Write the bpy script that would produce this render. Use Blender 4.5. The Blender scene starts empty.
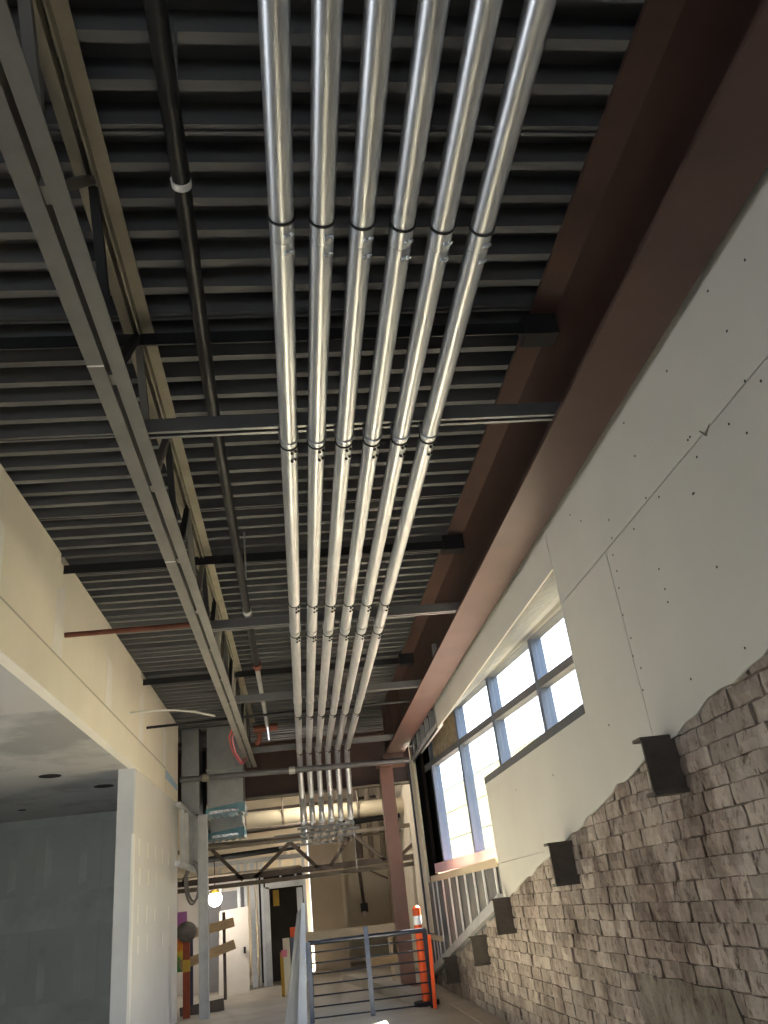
import bpy, math, random
import numpy as np
from mathutils import Matrix, Vector

# ------------------------------------------------------------------ camera, world, sun, exposure
S = 0.88            # metres per working unit
EYE = 1.5           # eye height in working units; z below is measured from the eye
YAW, PITCH, ROLL, FPX = -8.293, 116.166, -7.102, 789.0
scene = bpy.context.scene
C = scene.collection
rotm = Matrix.Rotation(math.radians(YAW), 4, 'Z') @ Matrix.Rotation(math.radians(PITCH), 4, 'X') @ Matrix.Rotation(math.radians(ROLL), 4, 'Z')
cam = bpy.data.cameras.new('camera')
camo = bpy.data.objects.new('camera', cam)
C.objects.link(camo)
camo.matrix_world = Matrix.Translation((0, 0, EYE * S)) @ rotm
cam.sensor_fit = 'VERTICAL'
cam.sensor_height = 24.0
cam.lens = FPX * 24.0 / 1024.0
cam.clip_start = 0.02
cam.clip_end = 400
scene.camera = camo

SKY = 1.7
SUN = 60.0
EXPO = 1.75
WORK = 10.0
FILL = 48.0
world = bpy.data.worlds.new('world')
scene.world = world
world.use_nodes = True
wn = world.node_tree
bg = wn.nodes['Background']
tc = wn.nodes.new('ShaderNodeTexCoord')
sx = wn.nodes.new('ShaderNodeSeparateXYZ')
rp = wn.nodes.new('ShaderNodeValToRGB')
wn.links.new(tc.outputs['Generated'], sx.inputs[0])
wn.links.new(sx.outputs['Z'], rp.inputs['Fac'])
wn.links.new(rp.outputs['Color'], bg.inputs['Color'])
rp.color_ramp.elements[0].color = (0.92, 0.95, 1.0, 1)
rp.color_ramp.elements[1].color = (0.45, 0.65, 1.0, 1)
bg.inputs['Strength'].default_value = SKY
sl = bpy.data.lights.new('sun', 'SUN')
sl.energy = SUN
sl.angle = math.radians(0.6)
sl.color = (1.0, 0.89, 0.69)
slo = bpy.data.objects.new('sun', sl)
C.objects.link(slo)
slo.rotation_euler = Vector((-0.52, -0.66, -0.73)).to_track_quat('-Z', 'Y').to_euler()
scene.view_settings.view_transform = 'Standard'
scene.view_settings.look = 'None'
scene.view_settings.gamma = 1.0
scene.view_settings.use_curve_mapping = False
scene.view_settings.exposure = EXPO
scene.cycles.max_bounces = 10
scene.cycles.diffuse_bounces = 7
scene.cycles.use_denoising = True

# ------------------------------------------------------------------ helpers
RM = np.array(rotm.to_3x3())
def ray(px, py):
    return RM @ np.array([px - 384.0, -(py - 512.0), -FPX])
def onX(px, py, X):
    d = ray(px, py); return d * X / d[0]
def onY(px, py, Y):
    d = ray(px, py); return d * Y / d[1]
def onZ(px, py, Z):
    d = ray(px, py); return d * Z / d[2]
def onSF(px, py):                       # glazing plane of the storefront (not quite parallel to the wall)
    d = ray(px, py); return d * (4.12 / (d[0] + 0.1 * d[1]))

class G:
    def __init__(s): s.v = []; s.f = []
    def add(s, v, f):
        n = len(s.v); s.v += [tuple(p) for p in v]; s.f += [tuple(i + n for i in q) for q in f]; return s
    def box(s, x0, x1, y0, y1, z0, z1):
        v = [(x, y, z) for x in (x0, x1) for y in (y0, y1) for z in (z0, z1)]
        return s.add(v, [(0, 1, 3, 2), (4, 6, 7, 5), (0, 4, 5, 1), (2, 3, 7, 6), (0, 2, 6, 4), (1, 5, 7, 3)])
    def prism(s, poly, axis, a, b):     # polygon in the plane normal to axis, extruded a..b
        def mk(p, t): return {'x': (t, p[0], p[1]), 'y': (p[0], t, p[1]), 'z': (p[0], p[1], t)}[axis]
        n = len(poly)
        return s.add([mk(p, a) for p in poly] + [mk(p, b) for p in poly],
                     [tuple(range(n))[::-1], tuple(range(n, 2 * n))] + [(i, (i + 1) % n, n + (i + 1) % n, n + i) for i in range(n)])
    def bar(s, p, q, w, h, up=(0, 0, 1)):
        p = Vector(p); q = Vector(q); d = (q - p).normalized(); u = Vector(up)
        a = d.cross(u).normalized(); b = a.cross(d).normalized()
        c = [a * (w / 2 * i) + b * (h / 2 * j) for i, j in ((-1, -1), (1, -1), (1, 1), (-1, 1))]
        return s.add([p + k for k in c] + [q + k for k in c],
                     [(3, 2, 1, 0), (4, 5, 6, 7)] + [(i, (i + 1) % 4, 4 + (i + 1) % 4, 4 + i) for i in range(4)])
    def tube(s, pts, r, n=12, caps=True):
        pts = [Vector(p) for p in pts]; m = len(pts)
        rr = r if isinstance(r, (list, tuple)) else [r] * m
        t0 = (pts[1] - pts[0]).normalized()
        u = t0.cross(Vector((0, 0, 1)))
        if u.length < 0.05: u = t0.cross(Vector((1, 0, 0)))
        u.normalize(); V = []; F = []
        for i, p in enumerate(pts):
            t = (pts[min(i + 1, m - 1)] - pts[max(i - 1, 0)]).normalized()
            u = (u - t * u.dot(t)).normalized(); w = t.cross(u)
            V += [p + (u * math.cos(2 * math.pi * k / n) + w * math.sin(2 * math.pi * k / n)) * rr[i] for k in range(n)]
        for i in range(m - 1):
            F += [(i * n + k, i * n + (k + 1) % n, (i + 1) * n + (k + 1) % n, (i + 1) * n + k) for k in range(n)]
        if caps: F += [tuple(range(n))[::-1], tuple(range((m - 1) * n, m * n))]
        return s.add(V, F)
    def sphere(s, c, r, n=16, m=10, sz=1.0):
        V = []; F = []
        for i in range(m + 1):
            a = math.pi * i / m
            V += [(c[0] + r * math.sin(a) * math.cos(2 * math.pi * k / n), c[1] + r * math.sin(a) * math.sin(2 * math.pi * k / n), c[2] + sz * r * math.cos(a)) for k in range(n)]
        for i in range(m):
            F += [(i * n + k, (i + 1) * n + k, (i + 1) * n + (k + 1) % n, i * n + (k + 1) % n) for k in range(n)]
        return s.add(V, F)

def W(p): return (p[0] * S, p[1] * S, (p[2] + EYE) * S)
ORG = {}
def obj(name, g, mat, parent=None, smooth=False, at=None):
    o0 = ORG.get(parent.name, (0, 0, 0)) if parent else (0, 0, 0)
    if at is None and parent is None:   # put the origin at the base of the thing
        a = np.array(g.v); at = ((a[:, 0].min() + a[:, 0].max()) / 2, (a[:, 1].min() + a[:, 1].max()) / 2, a[:, 2].min())
    org = W(at) if at is not None else o0
    m = bpy.data.meshes.new(name)
    m.from_pydata([tuple(a - b for a, b in zip(W(p), org)) for p in g.v], [], g.f)
    if smooth:
        m.polygons.foreach_set('use_smooth', [True] * len(m.polygons))
        m.set_sharp_from_angle(angle=math.radians(40))
    m.update()
    m.materials.append(M[mat] if isinstance(mat, str) else mat)
    o = bpy.data.objects.new(name, m); C.objects.link(o)
    if parent: o.parent = parent; o.location = [a - b for a, b in zip(org, o0)]
    else: o.location = org
    ORG[o.name] = org
    return o
def tag(o, label, cat, group=None):
    o['label'] = label; o['category'] = cat
    if group: o['group'] = group
    return o
def thing(name, label, cat, base, group=None):
    o = bpy.data.objects.new(name, None); C.objects.link(o); o.location = W(base); ORG[o.name] = W(base)
    o.empty_display_size = 0.1
    return tag(o, label, cat, group)
def struct(name, base=(0, 0, -EYE)):
    o = bpy.data.objects.new(name, None); C.objects.link(o); o.location = W(base); ORG[o.name] = W(base)
    o.empty_display_size = 0.1; o['kind'] = 'structure'; return o
def sobj(name, g, mat):
    o = obj(name, g, mat); o['kind'] = 'structure'; return o

# ------------------------------------------------------------------ materials
M = {}
def mat(name, col, rough=0.6, metal=0.0, var=0.0, vscale=3.0, bump=0.0, bscale=40.0, stretch=(1, 1, 1), col2=None, objrand=0.0, island=0.0, spec=0.3, emit=None, thr=None):
    m = bpy.data.materials.new(name); m.use_nodes = True; M[name] = m
    nt = m.node_tree; b = nt.nodes['Principled BSDF']
    b.inputs['Roughness'].default_value = rough; b.inputs['Metallic'].default_value = metal
    b.inputs['Specular IOR Level'].default_value = spec
    tcn = nt.nodes.new('ShaderNodeTexCoord'); mp = nt.nodes.new('ShaderNodeMapping')
    mp.inputs['Scale'].default_value = stretch
    src = tcn.outputs['Object']
    if objrand or True:
        oi = nt.nodes.new('ShaderNodeObjectInfo')
        vm = nt.nodes.new('ShaderNodeVectorMath'); vm.operation = 'MULTIPLY_ADD'
        cb = nt.nodes.new('ShaderNodeCombineXYZ')
        for i in range(3): nt.links.new(oi.outputs['Random'], cb.inputs[i])
        vm.inputs[1].default_value = (37, 53, 71)
        nt.links.new(cb.outputs[0], vm.inputs[0]); nt.links.new(src, vm.inputs[2])
        src = vm.outputs[0]
    nt.links.new(src, mp.inputs['Vector'])
    cur = None
    if var or col2:
        n = nt.nodes.new('ShaderNodeTexNoise'); n.inputs['Scale'].default_value = vscale; n.inputs['Detail'].default_value = 6
        n.inputs['Roughness'].default_value = 0.6
        nt.links.new(mp.outputs[0], n.inputs['Vector'])
        r = nt.nodes.new('ShaderNodeValToRGB')
        lo, hi = thr or (0.3, 0.7)
        r.color_ramp.elements[0].position = lo; r.color_ramp.elements[1].position = hi
        c2 = col2 or tuple(c * (1 - var) for c in col)
        r.color_ramp.elements[0].color = (*c2, 1); r.color_ramp.elements[1].color = (*col, 1)
        nt.links.new(n.outputs['Fac'], r.inputs['Fac']); cur = r.outputs['Color']
    for amt, kind in ((objrand, 'o'), (island, 'i')):
        if not amt: continue
        if kind == 'o': val = oi.outputs['Random']
        else:
            ge = nt.nodes.new('ShaderNodeNewGeometry'); val = ge.outputs['Random Per Island']
        mr = nt.nodes.new('ShaderNodeMapRange'); mr.inputs['To Min'].default_value = 1 - amt; mr.inputs['To Max'].default_value = 1 + amt
        nt.links.new(val, mr.inputs['Value'])
        mx = nt.nodes.new('ShaderNodeMix'); mx.data_type = 'RGBA'; mx.blend_type = 'MULTIPLY'; mx.inputs['Factor'].default_value = 1
        if cur: nt.links.new(cur, mx.inputs['A'])
        else: mx.inputs['A'].default_value = (*col, 1)
        nt.links.new(mr.outputs[0], mx.inputs['B']); cur = mx.outputs['Result']
    if cur: nt.links.new(cur, b.inputs['Base Color'])
    else: b.inputs['Base Color'].default_value = (*col, 1)
    if bump:
        n2 = nt.nodes.new('ShaderNodeTexNoise'); n2.inputs['Scale'].default_value = bscale; n2.inputs['Detail'].default_value = 5
        nt.links.new(mp.outputs[0], n2.inputs['Vector'])
        bp = nt.nodes.new('ShaderNodeBump'); bp.inputs['Strength'].default_value = bump; bp.inputs['Distance'].default_value = 0.02
        nt.links.new(n2.outputs['Fac'], bp.inputs['Height']); nt.links.new(bp.outputs[0], b.inputs['Normal'])
    if emit:
        b.inputs['Emission Color'].default_value = (*emit[0], 1); b.inputs['Emission Strength'].default_value = emit[1]
    return m

mat('deck', (0.17, 0.175, 0.18), 0.6, 0.1, var=0.35, vscale=2.5, stretch=(0.4, 3, 3))
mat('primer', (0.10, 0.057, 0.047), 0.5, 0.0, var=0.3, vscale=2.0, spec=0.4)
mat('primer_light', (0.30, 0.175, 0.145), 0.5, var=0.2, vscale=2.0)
mat('joist', (0.23, 0.225, 0.21), 0.55, 0.15, var=0.25, vscale=3)
mat('joist_tan', (0.34, 0.31, 0.245), 0.6, 0.0, var=0.3, vscale=3)
mat('dark_steel', (0.035, 0.037, 0.04), 0.5, 0.2, var=0.3)
mat('black_pipe', (0.028, 0.03, 0.032), 0.4, 0.1, var=0.4, vscale=12, bump=0.15)
mat('galv', (0.64, 0.665, 0.69), 0.38, 0.86, var=0.22, vscale=5, stretch=(6, 0.6, 6))
mat('coupling', (0.86, 0.90, 0.95), 0.16, 0.55, var=0.15, vscale=20)
mat('ring_black', (0.02, 0.02, 0.02), 0.6)
mat('stud_bright', (0.78, 0.79, 0.80), 0.45, 0.15)
mat('strut', (0.24, 0.245, 0.25), 0.4, 0.6, var=0.2)
mat('galv_dull', (0.52, 0.54, 0.55), 0.5, 0.45, var=0.25, vscale=4)
mat('rust', (0.20, 0.07, 0.045), 0.7, var=0.4, vscale=6)
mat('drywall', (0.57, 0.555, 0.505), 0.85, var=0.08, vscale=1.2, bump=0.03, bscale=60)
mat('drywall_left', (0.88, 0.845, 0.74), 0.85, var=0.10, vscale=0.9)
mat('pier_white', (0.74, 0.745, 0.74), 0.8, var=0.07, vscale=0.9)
mat('shadow_line', (0.52, 0.50, 0.44), 0.8)
mat('mud', (0.90, 0.89, 0.85), 0.85, var=0.05, vscale=2)
mat('side_ceiling', (0.47, 0.47, 0.455), 0.9, var=0.35, vscale=0.55, thr=(0.38, 0.5))
mat('green_board', (0.40, 0.43, 0.40), 0.9, var=0.15, vscale=1.0)
mat('joint_mud', (0.47, 0.50, 0.465), 0.9, var=0.3, vscale=2)
mat('corner_bead', (0.62, 0.64, 0.65), 0.7, var=0.1)
mat('mortar', (0.25, 0.205, 0.165), 0.95, var=0.5, vscale=5, bump=0.6, bscale=25)
mat('brick', (0.39, 0.335, 0.285), 0.9, col2=(0.22, 0.18, 0.152), vscale=4.0, thr=(0.30, 0.58), objrand=0.22, bump=0.7, bscale=16, stretch=(1, 1.6, 0.6))
mat('brick_joined', (0.39, 0.335, 0.285), 0.9, col2=(0.22, 0.18, 0.152), vscale=4.0, thr=(0.30, 0.58), island=0.22, bump=0.7, bscale=16, stretch=(1, 1.6, 0.6))
mat('plaster', (0.26, 0.235, 0.19), 0.9, var=0.2, vscale=3, bump=0.2)
mat('stub_steel', (0.12, 0.105, 0.09), 0.7, 0.2, var=0.45, vscale=5, bump=0.2)
mat('screw', (0.03, 0.028, 0.025), 0.6)
mat('alu', (0.13, 0.16, 0.22), 0.45, 0.3, var=0.12, vscale=3)
mat('alu_grey', (0.15, 0.155, 0.165), 0.5, 0.3, var=0.3, vscale=4)
mat('foil', (0.085, 0.092, 0.105), 0.5, 0.2, var=0.4, vscale=9, bump=0.5, bscale=12)
mat('pink_flash', (0.72, 0.44, 0.50), 0.6, var=0.1)
mat('black_membrane', (0.008, 0.008, 0.008), 0.8, spec=0.0)
mat('cream', (0.82, 0.76, 0.58), 0.7, var=0.08)
mat('jamb_cream', (0.88, 0.83, 0.70), 0.7, var=0.05)
mat('osb', (0.45, 0.36, 0.24), 0.8, var=0.5, vscale=14)
mat('sheathing', (0.075, 0.085, 0.105), 0.8, col2=(0.24, 0.225, 0.20), vscale=1.8)
mat('concrete', (0.50, 0.46, 0.40), 0.8, var=0.25, vscale=1.3, bump=0.1)
mat('tan_wall', (0.58, 0.50, 0.40), 0.85, var=0.15, vscale=0.8)
mat('cream_wall', (0.74, 0.68, 0.57), 0.85, var=0.12, vscale=0.7)
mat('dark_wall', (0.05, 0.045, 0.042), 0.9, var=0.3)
mat('grey_panel', (0.33, 0.33, 0.35), 0.8, var=0.15)
mat('tan_pipe', (0.25, 0.215, 0.17), 0.7, var=0.3, vscale=5)
mat('brown_steel', (0.15, 0.122, 0.103), 0.7, var=0.3, vscale=4)
mat('duct', (0.40, 0.42, 0.42), 0.45, 0.6, var=0.25, vscale=3)
mat('blue_film', (0.17, 0.36, 0.44), 0.2, 0.0, var=0.3, vscale=10, bump=0.8, bscale=14, spec=0.8)
mat('shiny_film', (0.85, 0.88, 0.9), 0.15, 0.9, bump=0.6, bscale=18)
mat('duct_cream', (0.60, 0.54, 0.40), 0.7, var=0.12)
mat('wood', (0.58, 0.41, 0.23), 0.7, var=0.35, vscale=6, stretch=(1, 8, 8))
mat('wood_pale', (0.60, 0.50, 0.36), 0.7, var=0.2, vscale=6, stretch=(1, 8, 8))
mat('white_board', (0.64, 0.60, 0.56), 0.7, var=0.06)
mat('orange', (0.85, 0.12, 0.03), 0.5, var=0.1)
mat('white_band', (0.85, 0.85, 0.85), 0.4)
mat('rail_dark', (0.03, 0.035, 0.055), 0.25, 0.3, var=0.1, spec=0.6)
mat('rail_post', (0.06, 0.08, 0.13), 0.35, 0.3, spec=0.5)
mat('pale_blue', (0.50, 0.56, 0.66), 0.5, 0.1, var=0.15, vscale=4)
mat('pale_grey', (0.42, 0.44, 0.46), 0.6, 0.1, var=0.15, vscale=4)
mat('red_cable', (0.65, 0.06, 0.05), 0.5)
mat('pink_cable', (0.80, 0.25, 0.32), 0.5)
mat('white_cable', (0.7, 0.7, 0.68), 0.5)
mat('grey_cable', (0.25, 0.24, 0.23), 0.6)
mat('red_paint', (0.42, 0.10, 0.05), 0.6, var=0.3, vscale=8)
mat('yellow_paint', (0.75, 0.50, 0.08), 0.5, var=0.2, vscale=8)
mat('grey_ball', (0.22, 0.20, 0.18), 0.8, var=0.3, vscale=9)
mat('blue_tape', (0.36, 0.55, 0.68), 0.6)
mat('facade', (0.44, 0.375, 0.22), 0.85, var=0.06, vscale=0.2)
mat('facade_cap', (0.45, 0.55, 0.62), 0.6)
mat('asphalt', (0.13, 0.12, 0.105), 0.9, var=0.2, vscale=0.6)
mat('lamp_glow', (1, 1, 1), 0.5, emit=((1.0, 0.93, 0.82), 9.0))
mat('can_black', (0.02, 0.02, 0.02), 0.8)
def banner():
    m = mat('banner', (1, 1, 1), 0.6); nt = m.node_tree; b = nt.nodes['Principled BSDF']
    t = nt.nodes.new('ShaderNodeTexCoord'); sp = nt.nodes.new('ShaderNodeSeparateXYZ'); n = nt.nodes.new('ShaderNodeTexNoise')
    n.inputs['Scale'].default_value = 7; ad = nt.nodes.new('ShaderNodeMath'); ad.operation = 'MULTIPLY_ADD'; ad.inputs[1].default_value = 0.5
    r = nt.nodes.new('ShaderNodeValToRGB'); e = r.color_ramp.elements
    e[0].position = 0.25; e[0].color = (0.1, 0.45, 0.15, 1); e[1].position = 0.95; e[1].color = (0.5, 0.2, 0.5, 1)
    for p, c in ((0.42, (0.9, 0.75, 0.08, 1)), (0.6, (0.9, 0.25, 0.04, 1)), (0.78, (0.75, 0.15, 0.25, 1))):
        k = e.new(p); k.color = c
    nt.links.new(t.outputs['Generated'], sp.inputs[0]); nt.links.new(t.outputs['Generated'], n.inputs['Vector'])
    nt.links.new(n.outputs['Fac'], ad.inputs[0]); nt.links.new(sp.outputs['Z'], ad.inputs[2])
    sb = nt.nodes.new('ShaderNodeMath'); sb.operation = 'SUBTRACT'; sb.inputs[1].default_value = 0.12
    nt.links.new(ad.outputs[0], sb.inputs[0]); nt.links.new(sb.outputs[0], r.inputs['Fac']); nt.links.new(r.outputs['Color'], b.inputs['Base Color'])
banner()
def glass():
    m = bpy.data.materials.new('glass'); m.use_nodes = True; M['glass'] = m; nt = m.node_tree
    for n in list(nt.nodes): nt.nodes.remove(n)
    o = nt.nodes.new('ShaderNodeOutputMaterial'); t = nt.nodes.new('ShaderNodeBsdfTransparent'); t.inputs[0].default_value = (0.93, 0.96, 0.97, 1)
    g = nt.nodes.new('ShaderNodeBsdfGlossy'); g.inputs['Roughness'].default_value = 0.03
    x = nt.nodes.new('ShaderNodeMixShader'); x.inputs[0].default_value = 0.05
    nt.links.new(t.outputs[0], x.inputs[1]); nt.links.new(g.outputs[0], x.inputs[2]); nt.links.new(x.outputs[0], o.inputs[0])
glass()
def stains(names):
    for nm in names:
        nt = M[nm].node_tree; b = nt.nodes['Principled BSDF']; lk = b.inputs['Base Color'].links[0]; src = lk.from_socket
        ge = nt.nodes.new('ShaderNodeNewGeometry'); mp = nt.nodes.new('ShaderNodeMapping'); mp.inputs['Scale'].default_value = (1, 1.5, 0.8)
        n = nt.nodes.new('ShaderNodeTexNoise'); n.inputs['Scale'].default_value = 1.1; n.inputs['Detail'].default_value = 7; n.inputs['Roughness'].default_value = 0.7
        n2 = nt.nodes.new('ShaderNodeTexNoise'); n2.inputs['Scale'].default_value = 9.0; n2.inputs['Detail'].default_value = 6; n2.inputs['Roughness'].default_value = 0.75
        nt.links.new(ge.outputs['Position'], mp.inputs['Vector']); nt.links.new(mp.outputs[0], n.inputs['Vector']); nt.links.new(mp.outputs[0], n2.inputs['Vector'])
        r1 = nt.nodes.new('ShaderNodeValToRGB'); r1.color_ramp.elements[0].position = 0.36; r1.color_ramp.elements[1].position = 0.52
        r1.color_ramp.elements[0].color = (0.45, 0.40, 0.38, 1); r1.color_ramp.elements[1].color = (1, 1, 1, 1)
        r2 = nt.nodes.new('ShaderNodeValToRGB'); r2.color_ramp.elements[0].position = 0.36; r2.color_ramp.elements[1].position = 0.46
        r2.color_ramp.elements[0].color = (0.35, 0.30, 0.28, 1); r2.color_ramp.elements[1].color = (1, 1, 1, 1)
        nt.links.new(n.outputs['Fac'], r1.inputs['Fac']); nt.links.new(n2.outputs['Fac'], r2.inputs['Fac'])
        for rr in (r1, r2):
            mx = nt.nodes.new('ShaderNodeMix'); mx.data_type = 'RGBA'; mx.blend_type = 'MULTIPLY'; mx.inputs['Factor'].default_value = 1
            nt.links.new(src, mx.inputs['A']); nt.links.new(rr.outputs['Color'], mx.inputs['B']); src = mx.outputs['Result']
        nt.links.new(src, b.inputs['Base Color'])
stains(('brick', 'brick_joined', 'mortar', 'plaster'))
rnd = random.Random(4)

# ------------------------------------------------------------------ setting: floor, ceiling deck, walls
sobj('floor', G().box(-9.2, 2.9, -6.2, 30, -EYE - 0.3, -EYE), 'concrete')
sobj('ground', G().box(3.4, 90, -60, 120, -EYE - 1.2, -EYE - 0.9), 'asphalt')

# steel deck: sheets of six ribs, ribs along X
ZR, ZP, PITCHY, Y0 = 3.80, 3.95, 0.2458, 2.42
ceil = struct('ceiling', (0, 8, ZR))
def deck_sheet(nr, seam):
    pts = []
    for i in range(nr):
        y = i * PITCHY
        pts += [(y - 0.040, ZP), (y - 0.030, ZR), (y + 0.030, ZR), (y + 0.040, ZP)]
    pts += [((nr - 1) * PITCHY + PITCHY - 0.040 - 0.001, ZP)]
    g = G(); n = len(pts); X0, X1 = -2.55, 2.75
    up = [(p[0], p[1] + 0.006) for p in pts]
    V = [(X0, *p) for p in pts] + [(X1, *p) for p in pts]
    g.add(V, [(i, n + i, n + i + 1, i + 1) for i in range(n - 1)])
    g.box(X0, X1, -0.040, (nr - 1) * PITCHY + PITCHY - 0.041, ZP + 0.02, ZP + 0.03)
    if seam:
        g.box(X0, X1, -0.034, -0.012, ZR - 0.014, ZR); g.box(X0, X1, 0.012, 0.034, ZR - 0.014, ZR)
    return g
first = None
for k in range(-4, 12):
    yy = Y0 + (2 + 6 * k) * PITCHY
    if first is None:
        first = obj('deck_panel', deck_sheet(6, True), 'deck', ceil); first.location.y += yy * S
        base_y = first.location.y - yy * S
    else:
        c = first.copy(); C.objects.link(c); c.parent = ceil; c.location = first.location; c.location.y = base_y + yy * S
# roof over the far hall
far_ceil = sobj('ceiling', G().box(-9.2, 2.9, 19.9, 30, 3.9, 4.0), 'dark_wall')
sobj('ceiling', G().box(-9.2, 3.0, -6.2, 19.9, 3.985, 4.07), 'dark_wall')

# left wall: upper bulkhead, pier, side room
WL = -2.4
wl = struct('wall_left', (WL, 8, -EYE))
top = 3.79
ys = [-6, -3.4, -1.0, 1.45, 3.9, 6.35, 8.28, 10.7, 13.02, 15.38, 17.12]
for a, b in zip(ys[:-1], ys[1:]):
    nb = b - 0.10 if b in (8.28, 13.02) else b
    zl = 2.225 if a > 15 else 2.662
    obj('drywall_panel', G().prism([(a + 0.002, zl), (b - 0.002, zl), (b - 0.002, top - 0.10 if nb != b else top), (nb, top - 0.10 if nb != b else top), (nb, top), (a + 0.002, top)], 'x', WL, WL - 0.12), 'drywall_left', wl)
for k, y in enumerate(ys[3:-1]):
    obj('joint_compound', G().prism([(y - 0.18, 2.66), (y + 0.18, 2.66), (y + 0.14, 3.3 + 0.2 * (k % 2)), (y - 0.15, 3.35)], 'x', WL, WL + 0.003), 'mud', wl)
obj('bulkhead_band', G().box(WL - 0.1, WL + 0.02, -6, 15.37, 2.225, 2.640), 'drywall_left', wl)
obj('shadow_line', G().box(WL - 0.05, WL + 0.022, -6, 15.37, 2.638, 2.662), 'shadow_line', wl)  # grey strips stand in for the shadow line around the band
obj('shadow_line', G().box(WL - 0.05, WL + 0.022, 15.37, 15.39, 2.225, 2.662), 'shadow_line', wl)
obj('bulkhead_core', G().box(WL - 0.118, WL - 0.105, -6, 15.37, 2.24, 2.75), 'grey_panel', wl)
obj('pier_face', G().box(WL - 0.012, WL, 12.66, 17.12, -EYE, 2.225), 'pier_white', wl)
obj('pier_core', G().box(WL - 0.25, WL - 0.012, 12.66, 17.12, -EYE, 2.25), 'corner_bead', wl)
obj('corner_bead', G().box(WL - 0.03, WL + 0.004, 12.645, 12.75, -EYE, 1.30), 'mud', wl)
tape = obj('masking_tape', G().prism([(15.42, 2.50), (17.0, 2.46), (17.0, 2.58), (15.42, 2.66)], 'x', WL, WL + 0.004), 'blue_tape', wl)
tape['label'] = 'strip of pale blue masking tape'
for j, zz in enumerate((1.15, 0.75, 0.25, -0.15)):
    for i in range(5):
        if (i + j) % 6 == 5: continue
        yy = 13.1 + i * 0.72 + 0.08 * (j % 2)
        obj('joint_compound', G().prism([(yy - 0.05, zz - 0.12), (yy + 0.05, zz - 0.11), (yy + 0.06, zz + 0.12), (yy - 0.04, zz + 0.12)], 'x', WL, WL + 0.003), 'mud', wl)
# side room
sr = struct('ceiling', (-5.5, 8, 2.25))
for i, a in enumerate([-6, -2.3, 1.4, 5.1, 8.8, 12.5, 16.2]):
    for (xa, xb) in ((-9, -5.8), (-5.8, WL - 0.0)):
        obj('drywall_panel', G().box(xa + 0.003, xb - 0.003, a + 0.003, min(a + 3.7, 17.2) - 0.003, 2.232, 2.249), 'side_ceiling', sr)
bw = struct('wall_back', (-5.5, 17.3, -EYE))
xs = [-9.0, -7.6, -6.35, -5.1, -3.86, -2.62]
for a, b in zip(xs[:-1], xs[1:]):
    for z0, z1 in ((-EYE, 0.42), (0.42, 2.25)):
        obj('drywall_panel', G().box(a + 0.002, b - 0.002, 17.2, 17.25, z0 + 0.002, z1 - 0.002), 'green_board', bw)
obj('joint_compound', G().box(-9, -2.65, 17.196, 17.2, 0.25, 0.85), 'joint_mud', bw)
obj('joint_compound', G().box(-9, -2.65, 17.196, 17.2, 2.08, 2.25), 'joint_mud', bw)
obj('joint_compound', G().box(-9, -2.65, 17.196, 17.2, -1.3, -0.95), 'joint_mud', bw)
for x in (-6.05, -5.5, -4.85, -4.2, -3.55, -3.0):
    for z0, z1 in ((0.95, 1.95), (-0.9, 0.2)):
        obj('joint_compound', G().prism([(x - 0.07, z0), (x + 0.07, z0 + 0.05), (x + 0.06, z1), (x - 0.07, z1 - 0.04)], 'y', 17.196, 17.2), 'joint_mud', bw)
wl2 = struct('wall_outer', (-9, 6, -EYE))
obj('wall_panel', G().box(-9.15, -9, -6, 3, -EYE, 3.9), 'drywall', wl2)
obj('wall_panel', G().box(-9.15, -9, 9, 30, -EYE, 3.9), 'drywall', wl2)
obj('wall_panel', G().box(-9.15, -9, 3, 9, 1.15, 3.9), 'drywall', wl2)  # unseen opening below this panel, added to bring daylight into the side room
for (px, py), lab in (((50, 776), 'round recessed light opening in grey ceiling, widest of three'), ((104, 786), 'round recessed light opening in grey ceiling nearest the white pier'), ((22, 810), 'small dark junction hole in grey ceiling by the back wall')):
    p = onZ(px, py, 2.232); r = 0.16 if px != 22 else 0.07
    t = thing('recessed_light', lab, 'light opening', (p[0], p[1], 2.22))
    obj('rim', G().tube([(p[0], p[1], 2.226), (p[0], p[1], 2.2495)], r, 24), 'can_black', t, True)
    obj('can', G().tube([(p[0], p[1], 2.2495), (p[0], p[1], 2.42)], r * 0.93, 24), 'can_black', t, True)
# wall behind the photographer, with an opening added to let in fill daylight
wb = struct('wall_front', (0, -6, -EYE))
obj('wall_panel', G().box(-9, -2.6, -6.15, -6, -EYE, 3.9), 'drywall', wb)
obj('wall_panel', G().box(0.6, 3, -6.15, -6, -EYE, 3.9), 'drywall', wb)
obj('wall_panel', G().box(-2.6, 0.6, -6.15, -6, 0.9, 3.9), 'drywall', wb)

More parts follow.
